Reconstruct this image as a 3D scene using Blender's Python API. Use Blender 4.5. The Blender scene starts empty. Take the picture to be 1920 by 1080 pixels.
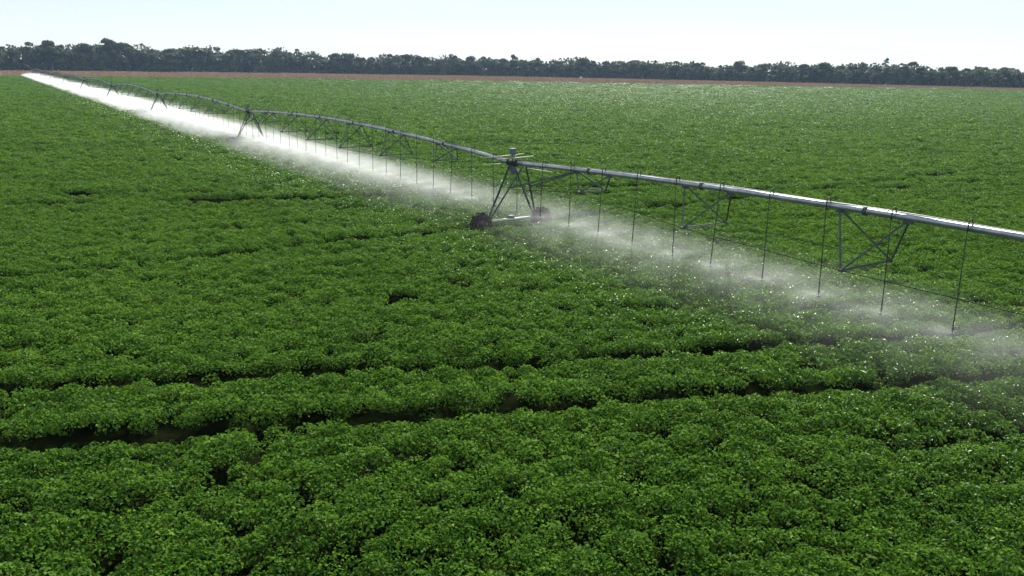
import bpy, math, random
import numpy as np
from mathutils import Matrix, Vector

random.seed(7)
rng = np.random.default_rng(11)
R = math.radians
S = bpy.context.scene
COL = S.collection

# ------------------------------------------------------------------ camera, sky, sun, exposure
CAM_H = 9.24
PITCH, ROLL = R(15.46), R(0.95)
cam_d = bpy.data.cameras.new("camera")
cam_d.sensor_width = 36.0
cam_d.lens = 36.0 * 1500 / 1920
cam_d.clip_start, cam_d.clip_end = 0.5, 6000
cam = bpy.data.objects.new("camera", cam_d)
COL.objects.link(cam)
cam.matrix_world = Matrix.Translation((0, 0, CAM_H)) @ Matrix.Rotation(math.pi / 2 - PITCH, 4, 'X') @ Matrix.Rotation(ROLL, 4, 'Z')
S.camera = cam

SUN_AZ, SUN_EL = R(10), R(44)          # azimuth to the right of straight ahead (+Y), height
W = bpy.data.worlds.new("World")
S.world = W
W.use_nodes = True
wn, wl = W.node_tree.nodes, W.node_tree.links
wn.clear()
sky = wn.new("ShaderNodeTexSky")
sky.sky_type = 'NISHITA'
sky.sun_disc = False
sky.sun_elevation = SUN_EL
sky.sun_rotation = SUN_AZ
sky.altitude = 300
sky.air_density = 0.75
sky.dust_density = 0.25
sky.ozone_density = 1.0
bg = wn.new("ShaderNodeBackground")
bg.inputs['Strength'].default_value = 0.072
out = wn.new("ShaderNodeOutputWorld")
# thin high cloud: procedural noise on the sky direction
tc = wn.new("ShaderNodeTexCoord")
mp = wn.new("ShaderNodeMapping")
mp.inputs['Scale'].default_value = (1.0, 1.0, 9.0)
nz = wn.new("ShaderNodeTexNoise")
nz.inputs['Scale'].default_value = 3.2
nz.inputs['Detail'].default_value = 7
nz.inputs['Roughness'].default_value = 0.6
rp = wn.new("ShaderNodeMapRange")
rp.inputs['From Min'].default_value = 0.5
rp.inputs['From Max'].default_value = 0.8
rp.inputs['To Min'].default_value = 0.55
rp.inputs['To Max'].default_value = 0.9
mx = wn.new("ShaderNodeMix")
mx.data_type = 'RGBA'
mx.inputs['B'].default_value = (7.8, 7.95, 8.0, 1)
wl.new(tc.outputs['Generated'], mp.inputs['Vector'])
wl.new(mp.outputs['Vector'], nz.inputs['Vector'])
wl.new(nz.outputs['Fac'], rp.inputs['Value'])
wl.new(rp.outputs['Result'], mx.inputs['Factor'])
wl.new(sky.outputs['Color'], mx.inputs['A'])
tint = wn.new("ShaderNodeMix"); tint.data_type = 'RGBA'; tint.blend_type = 'MULTIPLY'
tint.inputs['Factor'].default_value = 1.0
tint.inputs['B'].default_value = (0.975, 0.985, 1.045, 1)      # cool white balance of the camera
wl.new(mx.outputs['Result'], tint.inputs['A'])
wl.new(tint.outputs['Result'], bg.inputs['Color'])
wl.new(bg.outputs['Background'], out.inputs['Surface'])

sun_d = bpy.data.lights.new("sun", 'SUN')
sun_d.energy = 5.0
sun_d.angle = R(0.53)
sun_d.color = (1.0, 0.95, 0.86)
sun = bpy.data.objects.new("sun", sun_d)
COL.objects.link(sun)
sd = Vector((math.sin(SUN_AZ) * math.cos(SUN_EL), math.cos(SUN_AZ) * math.cos(SUN_EL), math.sin(SUN_EL)))
sun.rotation_euler = sd.to_track_quat('Z', 'Y').to_euler()
sun.location = (0, 0, 60)

vs = S.view_settings
vs.view_transform = 'Standard'
vs.look = 'None'
vs.exposure = 0.78
vs.gamma = 1.0
S.render.engine = 'CYCLES'
S.cycles.use_denoising = True
S.cycles.max_bounces = 6
S.cycles.diffuse_bounces = 2
S.cycles.glossy_bounces = 2
S.cycles.transmission_bounces = 4
S.cycles.transparent_max_bounces = 12
S.cycles.volume_bounces = 1
S.cycles.volume_max_steps = 512
S.cycles.volume_step_rate = 1.0
S.cycles.sample_clamp_indirect = 4

# ------------------------------------------------------------------ helpers
def link(o, parent=None):
    COL.objects.link(o)
    if parent is not None:
        o.parent = parent
    return o

def tag(o, label=None, cat=None, group=None, kind=None):
    if label: o["label"] = label
    if cat: o["category"] = cat
    if group: o["group"] = group
    if kind: o["kind"] = kind
    return o

def mesh_np(name, V, F, mats, mi=None, smooth=False):
    """V (n,3), F (m,k) of one face size"""
    me = bpy.data.meshes.new(name)
    V = np.asarray(V, np.float32); F = np.asarray(F, np.int32)
    k = F.shape[1]
    me.vertices.add(len(V)); me.vertices.foreach_set("co", V.ravel())
    me.loops.add(F.size); me.loops.foreach_set("vertex_index", F.ravel())
    me.polygons.add(len(F))
    me.polygons.foreach_set("loop_start", np.arange(0, F.size, k, dtype=np.int32))
    for m in mats: me.materials.append(m)
    if mi is not None: me.polygons.foreach_set("material_index", np.asarray(mi, np.int32))
    if smooth: me.polygons.foreach_set("use_smooth", np.ones(len(F), bool))
    me.update(calc_edges=True)
    return me

class MB:
    """collects shapes into one mesh"""
    def __init__(s): s.v, s.f, s.m, s.sm = [], [], [], []
    def add(s, v, f, m=0, smooth=False):
        b = len(s.v); s.v += [tuple(p) for p in v]
        s.f += [tuple(i + b for i in q) for q in f]; s.m += [m] * len(f); s.sm += [smooth] * len(f)
    def box(s, c, d, m=0, rot=None):
        c = Vector(c); h = Vector(d) / 2
        vs_ = [Vector((x * h.x, y * h.y, z * h.z)) for x in (-1, 1) for y in (-1, 1) for z in (-1, 1)]
        if rot is not None: vs_ = [rot @ p for p in vs_]
        s.add([c + p for p in vs_], [(0, 1, 3, 2), (4, 6, 7, 5), (0, 4, 5, 1), (2, 3, 7, 6), (0, 2, 6, 4), (1, 5, 7, 3)], m)
    def tube(s, pts, r, n=6, m=0, cap=True, smooth=True):
        pts = [Vector(p) for p in pts]
        rs = r if isinstance(r, (list, tuple)) else [r] * len(pts)
        T = [(pts[min(i + 1, len(pts) - 1)] - pts[max(i - 1, 0)]).normalized() for i in range(len(pts))]
        up = Vector((0, 0, 1)) if abs(T[0].z) < 0.9 else Vector((1, 0, 0))
        V, F = [], []
        N = (up - T[0] * up.dot(T[0])).normalized()
        for i, p in enumerate(pts):
            N = (N - T[i] * N.dot(T[i])).normalized()
            B = T[i].cross(N)
            for k in range(n):
                a = 2 * math.pi * k / n
                V.append(p + (N * math.cos(a) + B * math.sin(a)) * rs[i])
        for i in range(len(pts) - 1):
            for k in range(n):
                k2 = (k + 1) % n
                F.append((i * n + k, i * n + k2, (i + 1) * n + k2, (i + 1) * n + k))
        s.add(V, F, m, smooth)
        if cap:
            b = len(s.v) - len(V)
            s.f.append(tuple(b + k for k in reversed(range(n)))); s.m.append(m); s.sm.append(False)
            e = b + (len(pts) - 1) * n
            s.f.append(tuple(e + k for k in range(n))); s.m.append(m); s.sm.append(False)
    def angle_bar(s, a, b, w=0.06, t=0.008, m=0):
        """steel angle section between two points"""
        a, b = Vector(a), Vector(b)
        T = (b - a).normalized()
        up = Vector((0, 0, 1)) if abs(T.z) < 0.95 else Vector((1, 0, 0))
        N = (up - T * up.dot(T)).normalized(); B = T.cross(N)
        prof = [(0, 0), (w, 0), (w, t), (t, t), (t, w), (0, w)]
        V = [p + N * (x - w / 3) + B * (y - w / 3) for p in (a, b) for x, y in prof]
        F = [(i, (i + 1) % 6, 6 + (i + 1) % 6, 6 + i) for i in range(6)]
        F += [(0, 1, 2, 3), (0, 3, 4, 5), (6, 9, 8, 7), (6, 11, 10, 9)]
        s.add(V, F, m)
    def mesh(s, name, mats):
        me = bpy.data.meshes.new(name)
        me.from_pydata([tuple(p) for p in s.v], [], s.f)
        for m in mats: me.materials.append(m)
        me.polygons.foreach_set("material_index", s.m)
        me.polygons.foreach_set("use_smooth", s.sm)
        me.update()
        return me
    def build(s, name, mats, parent=None):
        if not isinstance(mats, (list, tuple)): mats = [mats]
        return link(bpy.data.objects.new(name, s.mesh(name, mats)), parent)

_tab = rng.random((256, 256)).astype(np.float32)
def vnoise(x, y):
    xi = np.floor(x).astype(int); yi = np.floor(y).astype(int)
    fx = x - xi; fy = y - yi
    fx = fx * fx * (3 - 2 * fx); fy = fy * fy * (3 - 2 * fy)
    g = lambda a, b: _tab[a & 255, b & 255]
    return (g(xi, yi) * (1 - fx) + g(xi + 1, yi) * fx) * (1 - fy) + (g(xi, yi + 1) * (1 - fx) + g(xi + 1, yi + 1) * fx) * fy

# ------------------------------------------------------------------ materials
def new_mat(name):
    m = bpy.data.materials.new(name); m.use_nodes = True
    n, l = m.node_tree.nodes, m.node_tree.links
    n.clear()
    return m, n, l, n.new("ShaderNodeOutputMaterial")

def noise_ramp(n, l, scale, stops, detail=4, vec=None, rough=0.55):
    t = n.new("ShaderNodeTexNoise"); t.inputs['Scale'].default_value = scale
    t.inputs['Detail'].default_value = detail; t.inputs['Roughness'].default_value = rough
    if vec is not None: l.new(vec, t.inputs['Vector'])
    r = n.new("ShaderNodeValToRGB")
    while len(r.color_ramp.elements) < len(stops): r.color_ramp.elements.new(0.5)
    for e, (p, c) in zip(r.color_ramp.elements, stops):
        e.position = p; e.color = (*c, 1)
    l.new(t.outputs['Fac'], r.inputs['Fac'])
    return t, r

def simple_mat(name, c1, c2, scale=6, rough=0.5, metal=0.0, spec=0.5, bump=0.0):
    m, n, l, o = new_mat(name)
    b = n.new("ShaderNodeBsdfPrincipled")
    tc_ = n.new("ShaderNodeTexCoord")
    t, r = noise_ramp(n, l, scale, [(0.3, c1), (0.7, c2)], vec=tc_.outputs['Object'])
    l.new(r.outputs['Color'], b.inputs['Base Color'])
    b.inputs['Roughness'].default_value = rough
    b.inputs['Metallic'].default_value = metal
    b.inputs['Specular IOR Level'].default_value = spec
    if bump:
        bp = n.new("ShaderNodeBump"); bp.inputs['Strength'].default_value = bump
        l.new(t.outputs['Fac'], bp.inputs['Height']); l.new(bp.outputs['Normal'], b.inputs['Normal'])
    l.new(b.outputs['BSDF'], o.inputs['Surface'])
    return m

M_GALV = simple_mat("galvanised_pipe", (0.27, 0.31, 0.35), (0.44, 0.48, 0.52), 3.0, 0.33, 0.8)
M_STEEL = simple_mat("galvanised_angle", (0.055, 0.075, 0.075), (0.10, 0.125, 0.125), 5.0, 0.5, 0.3)
M_BEAM = simple_mat("galvanised_beam", (0.45, 0.48, 0.5), (0.6, 0.63, 0.65), 4.0, 0.35, 0.5)
M_DARK = simple_mat("dark_rubber", (0.012, 0.012, 0.013), (0.03, 0.03, 0.03), 9.0, 0.7)
M_TYRE = simple_mat("muddy_tyre", (0.003, 0.003, 0.004), (0.008, 0.008, 0.009), 5.0, 0.85, spec=0.15)
M_HOSE = simple_mat("black_hose", (0.012, 0.014, 0.014), (0.025, 0.028, 0.028), 9.0, 0.5)
M_BOX = simple_mat("grey_cabinet", (0.09, 0.11, 0.14), (0.14, 0.165, 0.2), 6.0, 0.45)
M_BOOM = simple_mat("pale_plastic_tube", (0.42, 0.44, 0.33), (0.55, 0.57, 0.45), 6.0, 0.5)
M_HEAD = simple_mat("sprinkler_plastic", (0.05, 0.06, 0.07), (0.12, 0.13, 0.14), 9.0, 0.5)
M_ROD = simple_mat("weathered_rod", (0.02, 0.028, 0.028), (0.04, 0.05, 0.05), 9.0, 0.95, spec=0.05)
M_BARK = simple_mat("pale_bark", (0.12, 0.11, 0.095), (0.24, 0.22, 0.19), 2.0, 0.9, bump=0.4)

# pivot line in world space: origin under the second tower, X along the pipe (away), Y towards the near left
P0 = (-0.07, 45.46)
TX, TY = -0.5485, 0.8361
NX, NY = -TY, TX
ANG = math.atan2(TY, TX)
SPAN = 53.4

def leaf_material(name, dark, mid, light, trans, transl=0.3, wet=True):
    m, n, l, o = new_mat(name)
    geo = n.new("ShaderNodeNewGeometry")
    oi = n.new("ShaderNodeObjectInfo")
    at = n.new("ShaderNodeAttribute"); at.attribute_name = "leaf_var"
    t, r = noise_ramp(n, l, 0.09, [(0.3, (0, 0, 0)), (0.7, (1, 1, 1))], detail=5, vec=geo.outputs['Position'])
    m1 = n.new("ShaderNodeMath"); m1.operation = 'MULTIPLY_ADD'
    m1.inputs[1].default_value = 0.35
    l.new(oi.outputs['Random'], m1.inputs[0])
    m2 = n.new("ShaderNodeMath"); m2.operation = 'MULTIPLY'; m2.inputs[1].default_value = 0.30
    l.new(r.outputs['Color'], m2.inputs[0]); l.new(m2.outputs[0], m1.inputs[2])
    m3 = n.new("ShaderNodeMath"); m3.operation = 'MULTIPLY_ADD'; m3.inputs[1].default_value = 0.55
    l.new(at.outputs['Fac'], m3.inputs[0]); l.new(m1.outputs[0], m3.inputs[2])
    cr = n.new("ShaderNodeValToRGB")
    cr.color_ramp.elements[0].color = (*dark, 1); cr.color_ramp.elements[0].position = 0.18
    cr.color_ramp.elements[1].color = (*light, 1); cr.color_ramp.elements[1].position = 1.0
    e = cr.color_ramp.elements.new(0.6); e.color = (*mid, 1)
    l.new(m3.outputs[0], cr.inputs['Fac'])
    b = n.new("ShaderNodeBsdfPrincipled")
    l.new(cr.outputs['Color'], b.inputs['Base Color'])
    b.inputs['Specular IOR Level'].default_value = 0.1
    b.inputs['Roughness'].default_value = 0.5
    if wet:
        # leaves under the sprinklers are wet and glossier
        vm = n.new("ShaderNodeVectorMath"); vm.operation = 'SUBTRACT'; vm.inputs[1].default_value = (P0[0], P0[1], 0)
        l.new(geo.outputs['Position'], vm.inputs[0])
        dt = n.new("ShaderNodeVectorMath"); dt.operation = 'DOT_PRODUCT'; dt.inputs[1].default_value = (NX, NY, 0)
        l.new(vm.outputs['Vector'], dt.inputs[0])
        ab = n.new("ShaderNodeMath"); ab.operation = 'ABSOLUTE'; l.new(dt.outputs['Value'], ab.inputs[0])
        mr = n.new("ShaderNodeMapRange")
        mr.inputs['From Min'].default_value = 3; mr.inputs['From Max'].default_value = 11
        mr.inputs['To Min'].default_value = 0.27; mr.inputs['To Max'].default_value = 0.45
        l.new(ab.outputs[0], mr.inputs['Value']); l.new(mr.outputs['Result'], b.inputs['Roughness'])
        ms_ = n.new("ShaderNodeMapRange")
        ms_.inputs['From Min'].default_value = 3; ms_.inputs['From Max'].default_value = 11
        ms_.inputs['To Min'].default_value = 0.16; ms_.inputs['To Max'].default_value = 0.05
        l.new(ab.outputs[0], ms_.inputs['Value']); l.new(ms_.outputs['Result'], b.inputs['Specular IOR Level'])
    tr = n.new("ShaderNodeBsdfTranslucent")
    mxc = n.new("ShaderNodeMix"); mxc.data_type = 'RGBA'; mxc.inputs['Factor'].default_value = 0.6
    l.new(cr.outputs['Color'], mxc.inputs['A']); mxc.inputs['B'].default_value = (*trans, 1)
    l.new(mxc.outputs['Result'], tr.inputs['Color'])
    ms = n.new("ShaderNodeMixShader"); ms.inputs['Fac'].default_value = transl
    l.new(b.outputs['BSDF'], ms.inputs[1]); l.new(tr.outputs['BSDF'], ms.inputs[2])
    l.new(ms.outputs['Shader'], o.inputs['Surface'])
    return m

M_CROP = leaf_material("crop_leaf", (0.007, 0.030, 0.005), (0.043, 0.127, 0.013), (0.15, 0.26, 0.033), (0.175, 0.36, 0.032), 0.35)
M_TREE = leaf_material("tree_leaf", (0.008, 0.018, 0.009), (0.022, 0.040, 0.020), (0.09, 0.115, 0.055), (0.09, 0.13, 0.055), 0.4, wet=False)
M_DRYTREE = leaf_material("dry_leaf", (0.06, 0.055, 0.04), (0.1, 0.09, 0.06), (0.15, 0.13, 0.09), (0.1, 0.09, 0.05), 0.2, wet=False)

# ------------------------------------------------------------------ ground
def ground_mat():
    m, n, l, o = new_mat("red_soil")
    geo = n.new("ShaderNodeNewGeometry")
    b = n.new("ShaderNodeBsdfPrincipled")
    t, r = noise_ramp(n, l, 0.35, [(0.3, (0.14, 0.068, 0.042)), (0.7, (0.24, 0.13, 0.085))], detail=8, vec=geo.outputs['Position'])
    l.new(r.outputs['Color'], b.inputs['Base Color']); b.inputs['Roughness'].default_value = 0.95
    b.inputs['Specular IOR Level'].default_value = 0.1
    bp = n.new("ShaderNodeBump"); bp.inputs['Strength'].default_value = 0.6
    l.new(t.outputs['Fac'], bp.inputs['Height']); l.new(bp.outputs['Normal'], b.inputs['Normal'])
    l.new(b.outputs['BSDF'], o.inputs['Surface'])
    return m
M_SOIL = ground_mat()
M_SHADE_SOIL = simple_mat("painted_shade_soil", (0.004, 0.007, 0.002), (0.008, 0.011, 0.004), 0.8, 0.95, spec=0.0)  # near-black green: shade under the plants is painted into the soil colour

def sheet(name, pts, z, mat, label, cat):
    mb = MB(); mb.add([(x, y, z) for x, y in pts], [tuple(range(len(pts)))])
    o = mb.build(name, mat); tag(o, label, cat, kind="structure"); return o

sheet("ground", [(-1700, -300), (1700, -300), (1700, 2200), (-1700, 2200)], 0.0, M_SOIL, "bare reddish brown soil running flat to the forest edge", "ground")
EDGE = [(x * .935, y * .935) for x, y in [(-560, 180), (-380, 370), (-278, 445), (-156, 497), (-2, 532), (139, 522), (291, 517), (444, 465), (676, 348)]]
sheet("field", [(-530, -60)] + EDGE + [(600, -60)], 0.004, M_SHADE_SOIL, "soil under the green crop, canopy shade painted into its dark colour", "field")
TREES = [(-620, 330), (-520, 450), (-378, 606), (-235, 735), (-120, 758), (-3, 762), (90, 730), (183, 687), (326, 578), (450, 470), (560, 360)]

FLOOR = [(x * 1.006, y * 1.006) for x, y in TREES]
sheet("forest_floor", FLOOR + [(900, 700), (900, 1500), (-900, 1500), (-900, 700)], 0.004, M_SHADE_SOIL, "leaf litter under the trees, woodland shade painted into its dark colour", "forest floor")  # shade beneath the trees comes from this painted dark colour

def edge_y(x, P):
    px = np.array([p[0] for p in P]); py = np.array([p[1] for p in P])
    return np.interp(x, px, py)

# ------------------------------------------------------------------ crop (stuff: instanced plants on one object)
def leaflets(count, r, h, ls, seed):
    g = np.random.default_rng(seed)
    V, F, A = [], [], []
    for i in range(count):
        a = g.random() * 6.283; q = math.sqrt(g.random())
        x, y = r * q * math.cos(a), r * q * math.sin(a)
        top = h * (1 - 0.5 * q * q)
        z = top * (1 - 0.55 * g.random() ** 2.2)
        n = Vector((x / r * 0.75 + g.normal() * 0.78, y / r * 0.75 + g.normal() * 0.78, 0.85)).normalized()
        d = Vector((math.cos(a) + g.normal() * 0.8, math.sin(a) + g.normal() * 0.8, 0))
        d = (d - n * d.dot(n)).normalized(); s_ = n.cross(d)
        L = ls * (0.7 + 0.6 * g.random()); wd = L * 0.36
        c = Vector((x, y, z)); fold = L * 0.10
        base = len(V)
        b0 = c - d * L * 0.5 - n * L * 0.06
        tip = c + d * L * 0.5 - n * L * 0.16
        V += [b0, c - d * L * 0.12 + s_ * wd + n * fold, tip, c - d * L * 0.12 - s_ * wd + n * fold]
        F += [(base, base + 1, base + 2), (base, base + 2, base + 3)]
        v = g.random(); v = v * 0.85 if g.random() > 0.04 else 1.25
        A += [v, v]
    me = mesh_np("crop_plant", np.array([tuple(v) for v in V]), F, [M_CROP])
    at = me.attributes.new("leaf_var", 'FLOAT', 'FACE'); at.data.foreach_set("value", np.array(A, np.float32))
    return me

protoc = bpy.data.collections.new("crop_plants")
NV = 14
for i in range(NV):
    protoc.objects.link(bpy.data.objects.new("crop_plant_%02d" % i, leaflets(92, 0.35, 0.46, 0.082, 100 + i)))

def furrow_profile(x, y):
    """(height factor, share of plants missing): sprayer tramlines and the irrigator's wheel tracks.
    The near bank slopes down into a track, the far bank stands up steeply."""
    w = 0.30 * (vnoise(x * 0.35 + 7, y * 0.05) - 0.5) + 0.24 * (vnoise(x * 1.1, y * 0.1 + 31) - 0.5)
    strength = vnoise(x * 0.22 + 3.3, y * 0.21 + 9)
    H, G = np.ones_like(x), np.zeros_like(x)
    def cut(d, wid, amt):
        # d > 0 is beyond the track as seen from the near side
        h = np.interp(d / wid, [-1.3, -0.2, 0.42, 0.5, 1.0, 1.8], [1, 0.0, 0.0, 1.12, 1.2, 1])
        g = np.interp(d / wid, [-0.3, 0.0, 0.25, 0.45], [0, 1, 1, 0])
        return 1 + (h - 1) * amt, g * amt
    for y0, wid, lo in ((23.0, 0.53, 0.0), (19.55, 0.58, 0.0), (56.2, 0.9, 0.42), (59.6, 0.9, 0.45), (91.5, .9, 0.5), (95, .9, 0.55)):
        c = y0 + 0.208 * x + 0.002 * x * x * (y0 == 23.0) + w
        amt = np.interp(strength, [lo - .05, lo + .12], [0.15 if lo else 1.0, 1])
        h, g = cut(y - c, wid * ((0.75 + 0.5 * strength) if lo else (0.9 + 0.3 * strength)), amt)
        H, G = H * h, np.maximum(G, g)
    u = (x - P0[0]) * TX + (y - P0[1]) * TY
    v = (x - P0[0]) * NX + (y - P0[1]) * NY
    for k in range(0, 9):
        bend = (v * v) / (2 * (460 - SPAN * k)) * 0.5
        amt = np.where(strength > 0.4, 0.9, 0.35) * (v > -60)
        h, g = cut(u - SPAN * k - bend - w, 0.6, amt)
        H, G = H * h, np.maximum(G, g)
    return H, G

def canopy(x, y):
    rx, ry = x * 0.977 + y * 0.212, -x * 0.212 + y * 0.977     # along / across the rows
    a = vnoise(rx * 0.42, ry * 1.05) - 0.5
    b = vnoise(rx * 1.8 + 50, ry * 2.7 + 20) - 0.5
    c = vnoise(rx * 0.10 + 9, ry * 0.25 + 4) - 0.5
    return 0.29 + 0.19 * a + 0.24 * b + 0.16 * c, a, c

pts, scl, rot, idx = [], [], [], []
def scatter(d0, d1, dens, margin):
    A = 0.72 * (d1 * d1 - d0 * d0) + 2 * margin * (d1 - d0)
    N = int(A * dens)
    d = np.sqrt(rng.random(N) * (d1 * d1 - d0 * d0) + d0 * d0)
    x = (rng.random(N) * 2 - 1) * (0.72 * d + margin)
    return x, d
DK = 46.0
bands = np.concatenate([[10.5], np.geomspace(14, 560, 60)])
for a_, b_ in zip(bands[:-1], bands[1:]):
    mid = (a_ + b_) / 2
    k = max(1.0, mid / DK)
    x, y = scatter(a_, b_, 11.5 / (k * k), 4.0)
    fh, fp = furrow_profile(x, y)
    keep = (y < edge_y(x, EDGE) + 1.5 * vnoise(x * 0.2, y * 0.2)) & (rng.random(len(x)) > fp * 0.12)
    x, y, fh, fp = x[keep], y[keep], fh[keep], fp[keep]
    h, a, c = canopy(x, y)
    gap = np.clip((0.2 - (a + 0.5)) * 7, 0, 1)       # thin spots in the stand
    keep = rng.random(len(x)) > gap * 0.7
    x, y, fh, fp, h = x[keep], y[keep], fh[keep], fp[keep], h[keep]
    z = np.maximum(h, 0.0) * fh * (1.0 if k < 2.5 else max(.35, 1 - (k - 2.5) * .12))
    s = k * (0.74 + 0.36 * rng.random(len(x))) * (0.5 + 0.5 * np.clip(fh, 0, 1))
    sz = s / k * min(1.75, k ** 0.5)
    pts.append(np.stack([x, y, np.maximum(z - 0.02, 0.0)], 1))
    scl.append(np.stack([s, s, sz], 1))
    rot.append(np.stack([rng.normal(0, .10, len(x)), rng.normal(0, .10, len(x)), rng.random(len(x)) * 6.283], 1))
    idx.append(rng.integers(0, NV, len(x)))
pts, scl, rot, idx = (np.concatenate(q) for q in (pts, scl, rot, idx))
print("crop plants:", len(pts))

def instancer(name, pts, scl, rot, idx, coll, mat, label, cat):
    me = bpy.data.meshes.new(name)
    me.vertices.add(len(pts)); me.vertices.foreach_set("co", pts.astype(np.float32).ravel())
    for nm, ty, dat, key in (("scl", 'FLOAT_VECTOR', scl, "vector"), ("rot", 'FLOAT_VECTOR', rot, "vector"), ("pick", 'INT', idx, "value")):
        at = me.attributes.new(nm, ty, 'POINT')
        at.data.foreach_set(key, np.asarray(dat, np.float32 if ty != 'INT' else np.int32).ravel())
    me.materials.append(mat)
    o = link(bpy.data.objects.new(name, me))
    ng = bpy.data.node_groups.new(name + "_nodes", 'GeometryNodeTree')
    ng.interface.new_socket("Geometry", in_out='INPUT', socket_type='NodeSocketGeometry')
    ng.interface.new_socket("Geometry", in_out='OUTPUT', socket_type='NodeSocketGeometry')
    n, l = ng.nodes, ng.links
    gi, go = n.new("NodeGroupInput"), n.new("NodeGroupOutput")
    iop = n.new("GeometryNodeInstanceOnPoints")
    g2i = n.new("GeometryNodeGeometryToInstance")
    for ob in coll.objects:
        oi = n.new("GeometryNodeObjectInfo"); oi.inputs['Object'].default_value = ob
        oi.inputs['As Instance'].default_value = False
        l.new(oi.outputs['Geometry'], g2i.inputs[0])
    def attr(nm, ty):
        a = n.new("GeometryNodeInputNamedAttribute"); a.data_type = ty; a.inputs['Name'].default_value = nm
        return a.outputs['Attribute']
    e2r = n.new("FunctionNodeEulerToRotation")
    l.new(attr("rot", 'FLOAT_VECTOR'), e2r.inputs[0])
    l.new(gi.outputs[0], iop.inputs['Points'])
    l.new(g2i.outputs[0], iop.inputs['Instance'])
    iop.inputs['Pick Instance'].default_value = True
    l.new(attr("pick", 'INT'), iop.inputs['Instance Index'])
    l.new(e2r.outputs[0], iop.inputs['Rotation'])
    l.new(attr("scl", 'FLOAT_VECTOR'), iop.inputs['Scale'])
    l.new(iop.outputs[0], go.inputs[0])
    md = o.modifiers.new("plants", 'NODES'); md.node_group = ng
    tag(o, label, cat, kind="stuff")
    return o

instancer("crop", pts, scl, rot, idx, protoc, M_CROP, "dense low leafy green crop covering the whole field", "crop")

# dry stubble on the brown strip between the crop and the forest
M_STRAW = simple_mat("dry_straw", (0.26, 0.165, 0.105), (0.42, 0.31, 0.21), 2.0, 0.9, spec=0.1)
stc = bpy.data.collections.new("stubble_tufts")
for i in range(4):
    g = np.random.default_rng(50 + i); V, F = [], []
    for k in range(46):
        x, y = g.normal(0, 0.8, 2); a = g.random() * 6.28; l_, w_ = 0.25 + 0.5 * g.random(), 0.06 + 0.06 * g.random()
        lean = g.normal(0, 0.35, 2)
        b = len(V)
        V += [(x - w_ * math.cos(a), y - w_ * math.sin(a), 0), (x + w_ * math.cos(a), y + w_ * math.sin(a), 0), (x + lean[0] * l_ * 1.6, y + lean[1] * l_ * 1.6, l_)]
        F.append((b, b + 1, b + 2))
    stc.objects.link(bpy.data.objects.new("stubble_tuft_%d" % i, mesh_np("stubble_tuft", V, F, [M_STRAW])))
N = 26000
x = (rng.random(N) * 2 - 1) * 520
ya, yb = edge_y(x, EDGE), edge_y(x, TREES)
y = ya + 1 + rng.random(N) * (yb - ya - 6)
keep = vnoise(x * 0.05, y * 0.03) * 0.6 + rng.random(N) * 0.5 > 0.42
x, y = x[keep], y[keep]
instancer("stubble", np.stack([x, y, 0 * x], 1), (1 + rng.random((len(x), 1)) * 0.8) * np.array([[1.6, 1.6, 1.0]]),
          np.stack([0 * x, 0 * x, rng.random(len(x)) * 6.28], 1), rng.integers(0, 4, len(x)), stc, M_STRAW,
          "pale dry stubble scattered over the brown strip before the trees", "stubble")

# ------------------------------------------------------------------ irrigator
piv = link(bpy.data.objects.new("center_pivot_irrigator", None))
piv.location = (P0[0], P0[1], 0); piv.rotation_euler = (0, 0, ANG); piv.empty_display_size = 2
tag(piv, "long galvanised pivot irrigator with wheeled towers spraying water across the green crop", "irrigator")

PIPE_R = 0.118
def zpipe(s):
    u = (s / SPAN) % 1.0
    return 4.0 + 0.72 * 4 * u * (1 - u)

NT = 8                      # towers at k = -1 .. 8
def tower_base(s):
    """the drive tower: base beam as the part, with legs, wheels, cabinet and booms below it"""
    mb = MB()
    mb.tube([(s, -1.72, 0.78), (s, 1.72, 0.78)], 0.085, 8)
    mb.box((s, 1.68, 0.74), (0.2, 0.12, 0.26)); mb.box((s, -1.68, 0.74), (0.2, 0.12, 0.26))
    return mb.build("drive_tower", M_BEAM, piv)

def wheel_mesh():
    mb = MB(); n = 28
    prof = [(0.34, -0.10), (0.40, -0.17), (0.56, -0.185), (0.63, -0.13), (0.645, 0.0), (0.63, 0.13), (0.56, 0.185), (0.40, 0.17), (0.34, 0.10)]
    def ring(prof, m, n=n):
        V = [(w, r * math.cos(2 * math.pi * k / n), r * math.sin(2 * math.pi * k / n)) for k in range(n) for r, w in prof]
        p = len(prof); F = []
        for k in range(n):
            for j in range(p - 1):
                k2 = (k + 1) % n
                F.append((k * p + j, k * p + j + 1, k2 * p + j + 1, k2 * p + j))
        mb.add(V, F, m, True)
    ring(prof, 0)
    ring([(0.0, -0.06), (0.09, -0.07), (0.1, -0.03), (0.3, -0.02), (0.345, -0.1)], 1)
    ring([(0.0, 0.06), (0.09, 0.07), (0.1, 0.03), (0.3, 0.02), (0.345, 0.1)], 1)
    for k in range(22):
        a = 2 * math.pi * k / 22; sgn = 1 if k % 2 else -1
        rm = Matrix.Rotation(a, 3, 'X') @ Matrix.Rotation(sgn * 0.6, 3, 'Z')
        c = Matrix.Rotation(a, 3, 'X') @ Vector((sgn * 0.08, 0, 0.655))
        mb.box(c, (0.20, 0.055, 0.08), 0, rm)
    return mb.mesh("wheel", [M_TYRE, M_DARK])
WHEEL = wheel_mesh()

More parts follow.
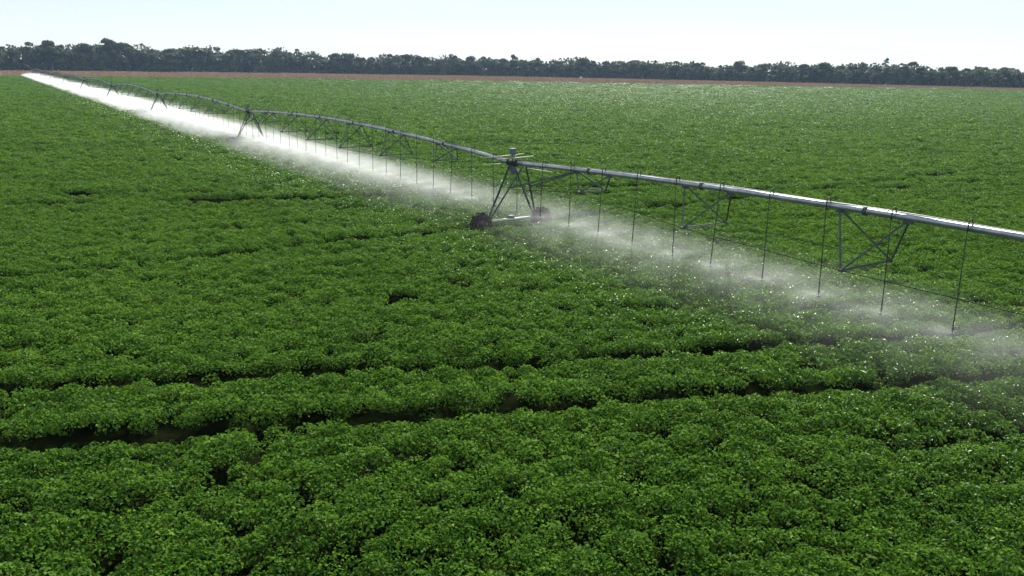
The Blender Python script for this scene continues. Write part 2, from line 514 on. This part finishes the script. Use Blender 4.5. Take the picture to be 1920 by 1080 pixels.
def build_tower(k):
    s = SPAN * k
    t = tower_base(s)
    for sg in (1, -1):
        w = link(bpy.data.objects.new("wheel", WHEEL), t)
        w.location = (s, 2.05 * sg, 0.66); w.rotation_euler = (random.random() * 6, 0, math.pi / 2 * 0 + 0.0)
        w.rotation_euler = (0, 0, 0)
        # wheels roll across the pipe line: the axle lies along the pipe
        for j, (bx, tx) in enumerate(((0.10, 0.12), (-0.10, -1.22))):
            mb = MB(); mb.angle_bar((s + bx, 1.58 * sg, 0.84), (s + tx, 0.10 * sg, zpipe(s + tx) - PIPE_R), 0.085, 0.02)
            mb.build("leg", M_STEEL, t)
        for q in (0.12, 0.27, 0.42, 0.62):
            mb = MB()
            a = Vector((s + 0.10, 1.58 * sg, 0.84)).lerp(Vector((s + 0.12, 0.10 * sg, 3.87)), q)
            b = Vector((s - 0.10, 1.58 * sg, 0.84)).lerp(Vector((s - 1.22, 0.10 * sg, 3.87)), q)
            mb.tube([a, b], 0.022, 5); mb.build("rung", M_STEEL, t)
        a = Vector((s - 0.10, 1.58 * sg, 0.84)).lerp(Vector((s - 1.22, 0.10 * sg, 3.87)), 0.62)
        mb = MB(); mb.tube([a, (s + 0.0, 0.06 * sg, 3.86)], 0.025, 5)
        mb.build("strut", M_STEEL, t)
        mb = MB()
        mb.angle_bar(a, (s - 5.9, 0.06 * sg, zpipe(s - 5.9) - PIPE_R), 0.085, 0.02)
        mb.build("brace", M_STEEL, t)
    mb = MB()
    mb.tube([(s - 0.32, 0, zpipe(s - .32)), (s + 0.32, 0, zpipe(s + .32))], 0.165, 14)
    mb.tube([(s - 0.40, 0, zpipe(s - .4)), (s - 0.34, 0, zpipe(s - .34))], 0.2, 14)
    mb.tube([(s + 0.34, 0, zpipe(s + .34)), (s + 0.40, 0, zpipe(s + .4))], 0.2, 14)
    mb.build("flexible_joint", M_DARK, t)
    mb = MB()
    mb.box((s, 0, 3.70), (0.34, 0.22, 0.30)); mb.box((s, 0, 3.45), (0.22, 0.16, 0.22))
    mb.build("saddle", M_BOX, t)
    mb = MB()
    mb.tube([(s - 0.04, 0.05, 4.1), (s - 0.04, 0.05, 4.47)], 0.045, 7)
    mb.box((s - 0.04, 0.05, 4.63), (0.27, 0.24, 0.34)); mb.box((s - 0.04, 0.05, 4.812), (0.31, 0.28, 0.022))
    mb.box((s - 0.04, 0.175, 4.63), (0.2, 0.012, 0.26))
    mb.build("control_box", M_BOX, t)
    mb = MB()
    mb.box((s, 0.0, 0.93), (0.18, 0.26, 0.16)); mb.tube([(s, 0.05, 0.95), (s, 0.32, 0.95)], 0.07, 9)
    mb.build("drive_motor", M_BOX, t)
    if k == 0:
        for (x1, y1, z1), (x2, y2, z2) in (((s + .55, 1.55, 4.30), (s + .45, -1.0, 4.42)), ((s - .2, 1.15, 4.26), (s - .3, -1.2, 4.36)),
                                           ((s + 1.3, 1.2, 3.82), (s + 0.6, -0.3, 3.90)), ((s - .9, -0.25, 3.80), (s - 1.5, -1.7, 3.55))):
            mb = MB(); mb.tube([(x1, y1, z1), (x2, y2, z2)], 0.025, 6); mb.build("boom_tube", M_BOOM, t)
    return t
for k in range(-1, NT + 1): build_tower(k)

def unit_centres(k):
    off = -0.6 if k == -1 else 0.0     # the nearest span is set out slightly differently
    return [SPAN * k + 7.82 + 7.55 * j - (off if k == -1 else 0) for j in range(6)]

DEPTH = [0.98, 1.62, 1.86, 1.86, 1.62, 0.98]
WIDTH = [0.82, 1.28, 1.42, 1.42, 1.28, 0.82]
def build_span(k, hang=None):
    s0 = SPAN * k; s1 = s0 + (hang or SPAN)
    ss = np.linspace(s0 + 0.3, s1 - 0.3, 45)
    zf = (lambda s: zpipe(s)) if not hang else (lambda s: 4.0 + 0.05 * (s - s0) - 0.0035 * (s - s0) ** 2)
    mb = MB(); mb.tube([(s, 0, zf(s)) for s in ss], PIPE_R, 18)
    p = mb.build("pipe_span", M_GALV, piv)
    mb = MB(); g = random.Random(k + 30)
    for rep in range(2):
        mb.tube([(s, 0.03 + 0.035 * rep + 0.03 * math.sin(s * 0.9 + rep), zf(s) + PIPE_R + 0.012 + 0.02 * abs(math.sin(s * 0.41 + k))) for s in np.linspace(s0 + .3, s1 - .3, 80)], 0.014, 4)
    mb.build("power_cable", M_HOSE, p)
    if hang: return p
    nodes = []
    for j, c in enumerate(unit_centres(k)):
        zp = zpipe(c); zn = zp - DEPTH[j]; w = WIDTH[j]
        mb = MB()
        for sg in (1, -1):
            mb.angle_bar((c + 1.25, 0.04 * sg, zpipe(c + 1.25) - PIPE_R), (c, w * sg, zn), 0.062, 0.016)
            mb.angle_bar((c - 1.25, 0.04 * sg, zpipe(c - 1.25) - PIPE_R), (c, w * sg, zn), 0.062, 0.016)
            mb.box((c, w * sg, zn), (0.14, 0.1, 0.09))
        mb.angle_bar((c, w, zn), (c, -w, zn), 0.062, 0.016)
        for e in (1.25, -1.25): mb.box((c + e, 0, zpipe(c + e) - PIPE_R - 0.03), (0.3, 0.14, 0.10))
        mb.build("truss_frame", M_STEEL, p)
        mb = MB()
        for e in (-0.03, 0.03): mb.tube([(c + 0.3 + e - 0.022, 0, zpipe(c + .3)), (c + 0.3 + e + 0.022, 0, zpipe(c + .3))], PIPE_R + 0.05, 16)
        mb.build("pipe_flange", M_STEEL, p)
        nodes.append((c, w, zn))
    for sg in (1, -1):
        mb = MB()
        P = [(s0 + 0.9, 0.08 * sg, 3.9)] + [(c, w * sg, z) for c, w, z in nodes] + [(s1 - 5.9 + 5.1, 0.72 * sg, 2.65)]
        for a, b in zip(P[:-1], P[1:]): mb.tube([a, b], 0.012, 4)
        mb.build("truss_rod", M_ROD, p)
    return p
for k in range(-1, NT): build_span(k)
build_span(NT, hang=22.0)
for sg in (1, -1):
    mb = MB(); s = SPAN * NT
    mb.tube([(s + 0.6, 0.2 * sg, 4.1), (s + 0.6, 4.4 * sg, 7.3)], 0.10, 6)
    mb.build("stay_arm", M_STEEL, piv)

# drop hoses with sprinkler heads
DROP = 2.49
def drop_points(s, jit):
    z = zpipe(s) if s < SPAN * NT else 4.0 + 0.05 * (s - SPAN * NT) - 0.0035 * (s - SPAN * NT) ** 2
    top = z + PIPE_R
    goose = [(s, 0, top - 0.02), (s, 0.0, top + 0.12), (s, 0.05, top + 0.17), (s, 0.13, top + 0.16), (s, 0.19, top + 0.06), (s, 0.205, z - 0.1)]
    hose = [(s, 0.205, z - 0.1), (s + jit * 0.3, 0.21, z - 1.0), (s + jit * 0.8, 0.23, 2.3), (s + jit, 0.25, 1.52)]
    return goose, hose
def head_shape(mb, s, y, z):
    mb.tube([(s, y, z + 0.10), (s, y, z)], [0.028, 0.034], 7)
    mb.tube([(s, y, z), (s, y, z - 0.10)], [0.022, 0.022], 6)
    mb.tube([(s, y, z - 0.10), (s, y, z - 0.12), (s, y, z - 0.17)], [0.06, 0.07, 0.045], 8)

heads = []
s = -SPAN + 0.41
allS = []
while s < SPAN * NT + 20:
    if abs((s / SPAN) - round(s / SPAN)) * SPAN > 0.55: allS.append(s)
    s += DROP
rest = MB(); made = 0
order = [s for s in allS if s > -34] 
near = set(order[:100])
for s in allS:
    if s <= -34: continue
    jit = random.uniform(-0.2, 0.2)
    goose, hose = drop_points(s, jit)
    hx, hy, hz = hose[-1]
    heads.append((hx, hy, hz - 0.1))
    if s in near:
        mb = MB(); mb.tube(goose, 0.021, 6); mb.tube(hose, 0.018, 6)
        d = mb.build("drop_hose", M_HOSE, piv)
        mb = MB(); head_shape(mb, hx, hy, hz); mb.build("sprinkler_head", M_HEAD, d)
    else:
        rest.tube(goose, 0.022, 4); rest.tube(hose, 0.019, 4); head_shape(rest, hx, hy, hz)
d = rest.build("drop_hose", M_HOSE, piv); d["kind"] = "stuff"
d["label"] = "far black drop hoses hanging too small to count"

# ------------------------------------------------------------------ forest
def crown_mesh(seed, h, r, base, nl, nq, q, flat=0.8, mat=M_TREE):
    g = np.random.default_rng(seed)
    V, F, A = [], [], []
    lobes = []
    for i in range(nl):
        a = g.random() * 6.283; t = g.random() ** 0.8
        zc = base + (h - base) * (0.18 + 0.72 * t)
        rr = r * (0.62 if t < 0.75 else 0.42) * math.sqrt(g.random())
        lr = r * (0.34 + 0.26 * g.random()) * (1.1 - 0.35 * t)
        lobes.append((rr * math.cos(a), rr * math.sin(a), min(zc, h - lr * flat), lr, g.random()))
    wts = np.array([l[3] ** 2 for l in lobes]); wts /= wts.sum()
    for i in g.choice(nl, nq, p=wts):
        cx, cy, cz, lr, lv = lobes[i]
        n = g.normal(size=3); n /= np.linalg.norm(n)
        if n[2] < -0.35: n[2] *= -0.6
        rad = lr * (0.78 + 0.28 * g.random())
        c = np.array([cx, cy, cz]) + n * rad * np.array([1, 1, flat])
        nn = n + g.normal(0, 0.45, 3); nn /= np.linalg.norm(nn)
        u = np.cross(nn, g.normal(size=3)); u /= np.linalg.norm(u); w = np.cross(nn, u)
        sz = q * (0.6 + 0.8 * g.random())
        b = len(V)
        V += [c - u * sz, c + w * sz * 0.6, c + u * sz, c - w * sz * 0.6]
        F.append((b, b + 1, b + 2, b + 3)); A.append(0.75 * lv + 0.3 * g.random())
    V = np.array(V); lo = base * (.6 if base < 3 else .97); V[:, 2] = lo + (V[:, 2] - V[:, 2].min()) * (h - lo) / np.ptp(V[:, 2])
    me = mesh_np("crown", V, F, [mat])
    at = me.attributes.new("leaf_var", 'FLOAT', 'FACE'); at.data.foreach_set("value", np.array(A, np.float32))
    return me

def trunk_mesh(seed, h, r0, limbs, spread, top=0.9):
    g = random.Random(seed); mb = MB()
    lean = (g.uniform(-.6, .6), g.uniform(-.6, .6))
    mb.tube([(0, 0, -0.1), (lean[0] * .3, lean[1] * .3, h * .35), (lean[0], lean[1], h * top)], [r0, r0 * .75, r0 * .25], 7)
    for i in range(limbs):
        a = g.random() * 6.283; z0 = h * g.uniform(.35, .7); z1 = h * g.uniform(.7, .98)
        rr = spread * g.uniform(.5, 1)
        p = [(lean[0] * z0 / h, lean[1] * z0 / h, z0), (rr * .55 * math.cos(a), rr * .55 * math.sin(a), z0 + (z1 - z0) * .45), (rr * math.cos(a + .2), rr * math.sin(a + .2), z1)]
        mb.tube(p, [r0 * .45, r0 * .3, r0 * .1], 5)
        for j in range(2):
            b = a + g.uniform(-.9, .9); e = p[1]
            mb.tube([e, (e[0] + spread * .4 * math.cos(b), e[1] + spread * .4 * math.sin(b), e[2] + h * g.uniform(.05, .18))], [r0 * .22, r0 * .06], 4)
    return mb.mesh("trunk", [M_BARK])

KINDS = [   # height 10 units; label, crown radius, base, lobes, quads, quad size, flat
    ("broad rounded dark green tree in the forest edge beyond the brown strip", 3.3, 1.2, 13, 2300, .34, .8),
    ("tall narrow dark green tree in the forest edge beyond the brown strip", 2.3, 1.0, 11, 1900, .32, 1.0),
    ("flat topped spreading tree in the forest edge beyond the brown strip", 3.7, 1.6, 16, 2500, .34, .6),
    ("lumpy many domed dark tree in the forest edge beyond the brown strip", 3.0, 0.6, 17, 2500, .32, .75),
    ("low bushy tree with foliage to the ground in the forest edge", 3.2, 0.1, 12, 2300, .34, .85),
    ("open crowned tree with pale limbs showing in the forest edge", 3.0, 2.2, 12, 1500, .34, .7),
]
protos = []
for i, (lab, r, b, nl, nq, q, fl) in enumerate(KINDS):
    protos.append((crown_mesh(300 + i, 10, r, b, nl, nq, q, fl), trunk_mesh(400 + i, 10, .26, 5, r * .75), lab))

def place_tree(x, y, h, kind, label=None, group=None, name="forest_tree", rz=None, sx=1.0):
    cm, tm, lab = kind
    e = link(bpy.data.objects.new(name, None)); e.empty_display_size = 1
    k = h / 10.0
    e.location = (x, y, 0); e.rotation_euler = (0, 0, random.random() * 6.283 if rz is None else rz); e.scale = (k * sx, k * sx, k)
    tag(e, label or lab, "tree", group)
    if cm is not None: link(bpy.data.objects.new("crown", cm), e)
    link(bpy.data.objects.new("trunk", tm), e)
    return e

TP = np.array(TREES, float)
for _ in range(3):      # round the corners of the forest edge
    TP = np.concatenate([TP[:1], np.stack([TP[:-1] * .75 + TP[1:] * .25, TP[:-1] * .25 + TP[1:] * .75], 1).reshape(-1, 2), TP[-1:]])
seg = np.hypot(*np.diff(TP, axis=0).T); cum = np.concatenate([[0], np.cumsum(seg)])
def along(t):
    i = min(np.searchsorted(cum, t, 'right') - 1, len(seg) - 1)
    f = (t - cum[i]) / seg[i]; p = TP[i] * (1 - f) + TP[i + 1] * f
    d = (TP[i + 1] - TP[i]) / seg[i]; return p, np.array([-d[1], d[0]])   # point, direction away from the field
# skyline of the photo in pixels (x, top) turned into heights at the tree line
SKY = [(-200, 74), (0, 72), (45, 82), (75, 80), (105, 75), (120, 84), (150, 86), (190, 78), (212, 73), (235, 82), (250, 85), (300, 86), (350, 87), (400, 88), (440, 92), (480, 91), (520, 90), (560, 96), (620, 101), (650, 97), (700, 101), (740, 99), (790, 106), (850, 104), (900, 106), (958, 103), (975, 110), (1050, 109), (1100, 110), (1150, 112), (1200, 111), (1260, 116), (1315, 114), (1345, 122), (1390, 114), (1415, 122), (1465, 113), (1500, 121), (1550, 118), (1600, 120), (1650, 122), (1710, 120), (1760, 124), (1775, 119), (1820, 126), (1845, 126), (1885, 122), (1905, 132), (2100, 132)]
cp_, sp_, cr_, sr_ = math.cos(PITCH), math.sin(PITCH), math.cos(ROLL), math.sin(ROLL)
def to_px(x, y, z):
    z -= CAM_H; d = y * cp_ - z * sp_; u = y * sp_ + z * cp_
    X, Y = 1500 * x / d, -1500 * u / d
    return 960 + cr_ * X - sr_ * Y, 540 + sr_ * X + cr_ * Y
def top_height(x, y):
    px, b = to_px(x, y, 0); top = np.interp(px, [q[0] for q in SKY], [q[1] for q in SKY])
    _, b10 = to_px(x, y, 10)
    return px, (b - top) / (b - b10) * 10
g = random.Random(5)
for row, (back, step, lo, hi) in enumerate(((4, 8.0, .58, .94), (13, 9.5, .8, 1.07))):
    t = 60.0
    while t < cum[-1] - 40:
        p, nrm = along(t + g.uniform(-2, 2)); q = p + nrm * (back + g.uniform(-2.5, 2.5))
        px, hh = top_height(*q)
        h = hh * g.uniform(lo, hi)
        if -160 < px < 2080:
            kk = g.choices(range(6), (5, 2, 2 + row, 5, 4 if row == 0 else 1, 1))[0]
            place_tree(q[0], q[1], h, protos[kk], group="trees along the forest edge: " + ("rounded", "narrow", "flat topped", "lumpy", "bushy", "open")[kk], sx=g.uniform(.9, 1.45) * (1 + .25 * row))
        t += step * g.uniform(.75, 1.25)

def px_tree(px, top, back, kind, label, name="forest_tree", sx=1.0):
    best = min(np.arange(60, cum[-1] - 40, 1.0), key=lambda t: abs(to_px(*(along(t)[0] + along(t)[1] * back), 0)[0] - px))
    p, nrm = along(best); q = p + nrm * back
    _, b = to_px(*q, 0); _, b10 = to_px(*q, 10)
    return place_tree(q[0], q[1], (b - top) / (b - b10) * 10, kind, label, name=name, sx=sx)
bare = [(None, trunk_mesh(700 + i, 10, .17, 9, 2.4, .93), "") for i in range(3)]
sparse = [(crown_mesh(720 + i, 10, 1.9, 7.4, 5, 190, .24, .5), trunk_mesh(730 + i, 10, .17, 5, 1.7, .9), "") for i in range(2)]
umb = (crown_mesh(740, 10, 3.0, 8.1, 9, 620, .28, .28), trunk_mesh(741, 10, .2, 6, 2.4, .9), "")
drycrown = (crown_mesh(750, 10, 2.8, 4.0, 9, 900, .24, .7, M_DRYTREE), trunk_mesh(751, 10, .2, 7, 2.3, .95), "")
px_tree(1654, 108, 14, sparse[0], "thin emergent tree with a tiny tufted crown, highest point above the forest's far end")
px_tree(1705, 115, 12, umb, "umbrella shaped emergent tree standing clear above the forest, next to the thin tufted one")
px_tree(1612, 115, 12, drycrown, "greyish half bare tree left of the thin tufted emergent tree in the forest")
px_tree(1425, 112, 12, bare[0], "leafless pale tree rising between two round crowns in the middle of the right half")
px_tree(1484, 114, 11, bare[1], "leafless tree just right of the tallest round crown in the forest's right half")
px_tree(561, 91, 12, sparse[1], "sparse tufted tree breaking the forest skyline above the second far span")
px_tree(487, 89, 13, drycrown, "pale half bare tree on the skyline behind the first distant tower joint", sx=.9)
px_tree(962, 101, 10, protos[1], "narrow tufted tree sticking up at the centre of the skyline, over the nearest tower")
px_tree(1001, 104, 13, bare[2], "small leafless tree top just right of the central tufted tree")
px_tree(212, 73, 9, protos[2], "tallest broad crowned tree of the left forest end, just right of the pivot's far end", sx=.9)
px_tree(140, 84, 12, bare[2], "bare branched tree between two tall crowns behind the irrigator's far end")

# the wood behind the edge trees reads as one mass
V, F, A = [], [], []
g2 = np.random.default_rng(77)
for t in np.arange(50, cum[-1] - 20, 1.0):
    p, nrm = along(t)
    _, hh = top_height(*(p + nrm * 22))
    for j in range(34):
        b_ = 13 + g2.random() * 26
        q = p + nrm * b_ + g2.normal(0, 1.5, 2)
        z = hh * (0.62 + 0.5 * float(vnoise(np.array(t * 0.11), np.array(b_ * .06 + 3)))) * .93 * g2.random() ** 0.7
        z *= 0.9 + 0.2 * float(vnoise(np.array(t * 0.13), np.array(b_ * .1)))
        n = g2.normal(size=3); n /= np.linalg.norm(n)
        u = np.cross(n, g2.normal(size=3)); u /= np.linalg.norm(u); w = np.cross(n, u)
        s_ = 0.9 + g2.random() * 0.9; c = np.array([q[0], q[1], z + .3]); b = len(V)
        V += [c - u * s_, c + w * s_ * .7, c + u * s_, c - w * s_ * .7]; F.append((b, b + 1, b + 2, b + 3)); A.append(g2.random() * .7)
me = mesh_np("woodland", V, F, [M_TREE])
at = me.attributes.new("leaf_var", 'FLOAT', 'FACE'); at.data.foreach_set("value", np.array(A, np.float32))
tag(link(bpy.data.objects.new("woodland", me)), "deep dark wood filling in behind the edge trees", "wood", kind="stuff")

# ------------------------------------------------------------------ spray
def spray_mat():
    m, n, l, o = new_mat("water_mist")
    tc_ = n.new("ShaderNodeTexCoord")
    sp = n.new("ShaderNodeSeparateXYZ"); l.new(tc_.outputs['Object'], sp.inputs[0])
    def math_(op, a, b=None, c=None):
        q = n.new("ShaderNodeMath"); q.operation = op
        for i, v in enumerate((a, b, c)):
            if v is None: continue
            if isinstance(v, (int, float)): q.inputs[i].default_value = v
            else: l.new(v, q.inputs[i])
        return q.outputs[0]
    X, Y, Z = sp.outputs
    # distance to the nearest sprinkler head
    ph = math_('WRAP', math_('ADD', X, SPAN - 0.41), DROP / 2, -DROP / 2)
    dy = math_('SUBTRACT', Y, 0.25)
    r = math_('SQRT', math_('ADD', math_('MULTIPLY', ph, ph), math_('MULTIPLY', dy, dy)))
    # umbrella sheet of droplets leaving each head
    zs = math_('SUBTRACT', math_('MULTIPLY_ADD', r, 0.10, 1.44), math_('MULTIPLY', math_('MULTIPLY', r, r), 0.05))
    dz = math_('DIVIDE', math_('SUBTRACT', Z, zs), math_('MULTIPLY_ADD', r, 0.10, 0.09))
    sheet_ = math_('MULTIPLY', math_('EXPONENT', math_('MULTIPLY', math_('MULTIPLY', dz, dz), -1.0)), math_('EXPONENT', math_('MULTIPLY', r, -0.75)))
    # broad falling mist under the line
    sg = n.new("ShaderNodeMapRange"); sg.inputs['From Min'].default_value = -1.5; sg.inputs['From Max'].default_value = 1.0
    sg.inputs['To Min'].default_value = 3.1; sg.inputs['To Max'].default_value = 2.4
    l.new(Y, sg.inputs['Value'])
    # at the towers the boom tubes throw the water behind the wheels
    tw = math_('DIVIDE', math_('WRAP', X, SPAN / 2, -SPAN / 2), 4.0)
    tw = math_('EXPONENT', math_('MULTIPLY', math_('MULTIPLY', tw, tw), -1.0))
    sheet_ = math_('MULTIPLY', sheet_, math_('MULTIPLY_ADD', tw, -0.7, 1.0))
    yy = math_('DIVIDE', math_('MULTIPLY_ADD', tw, 2.6, math_('ADD', Y, 0.05)), sg.outputs['Result'])
    lat = math_('EXPONENT', math_('MULTIPLY', math_('MULTIPLY', yy, yy), -1.0))
    sz = n.new("ShaderNodeMapRange"); sz.inputs['From Min'].default_value = 0; sz.inputs['From Max'].default_value = 160
    sz.inputs['To Min'].default_value = 0.68; sz.inputs['To Max'].default_value = 0.82
    l.new(X, sz.inputs['Value'])
    zz = math_('DIVIDE', math_('SUBTRACT', Z, 1.1), sz.outputs['Result'])
    ver = math_('EXPONENT', math_('MULTIPLY', math_('MULTIPLY', zz, zz), -1.0))
    nz_ = n.new("ShaderNodeTexNoise"); nz_.inputs['Scale'].default_value = 0.9; nz_.inputs['Detail'].default_value = 4
    l.new(tc_.outputs['Object'], nz_.inputs['Vector'])
    nn = n.new("ShaderNodeMapRange"); nn.inputs['From Min'].default_value = .3; nn.inputs['From Max'].default_value = .7
    nn.inputs['To Min'].default_value = .2; nn.inputs['To Max'].default_value = 1.75
    l.new(nz_.outputs['Fac'], nn.inputs['Value'])
    # outer sprinklers carry more water
    def ramp_(a, b, lo, hi):
        q = n.new("ShaderNodeMapRange")
        q.inputs['From Min'].default_value = a; q.inputs['From Max'].default_value = b
        q.inputs['To Min'].default_value = lo; q.inputs['To Max'].default_value = hi
        l.new(X, q.inputs['Value']); return q.outputs['Result']
    flow = math_('ADD', ramp_(-30, 15, 0.42, 0.64), ramp_(8, 120, 0.0, 2.9))
    core = math_('MULTIPLY_ADD', math_('EXPONENT', math_('MULTIPLY', r, -3.5)), 1.8, 1.0)
    sheet_ = math_('MULTIPLY', sheet_, core)
    body = math_('MULTIPLY', math_('MULTIPLY', lat, ver), 0.048)
    den = math_('MULTIPLY', math_('MULTIPLY', math_('ADD', body, math_('MULTIPLY', sheet_, 0.42)), nn.outputs['Result']), flow)
    v = n.new("ShaderNodeVolumePrincipled")
    v.inputs['Color'].default_value = (0.98, 1, 1, 1)
    v.inputs['Anisotropy'].default_value = 0.35
    l.new(den, v.inputs['Density'])
    l.new(v.outputs[0], o.inputs['Volume'])
    return m
M_MIST = spray_mat()
mb = MB()
mb.box(((-36 + SPAN * NT + 26) / 2, 0.2, 1.75), (SPAN * NT + 26 + 36, 9.5, 2.9))
spray = mb.build("water_spray", M_MIST)
spray.location = piv.location; spray.rotation_euler = piv.rotation_euler
tag(spray, "white water mist drifting from the sprinkler heads under the pipe", "spray", kind="stuff")
spray.cycles.is_shadow_catcher = False
M_MIST.cycles.volume_step_rate = 0.009

# ------------------------------------------------------------------ haze
m, n, l, o = new_mat("air")
v = n.new("ShaderNodeVolumePrincipled")
v.inputs['Color'].default_value = (0.5, 0.72, 1.0, 1)
v.inputs['Density'].default_value = 0.0001
v.inputs['Anisotropy'].default_value = 0.2
l.new(v.outputs[0], o.inputs['Volume'])
mb = MB(); mb.box((0, 900, 18), (3600, 2700, 38))
hz = mb.build("haze", m); tag(hz, "thin bluish air over the far field and forest", "haze", kind="stuff")
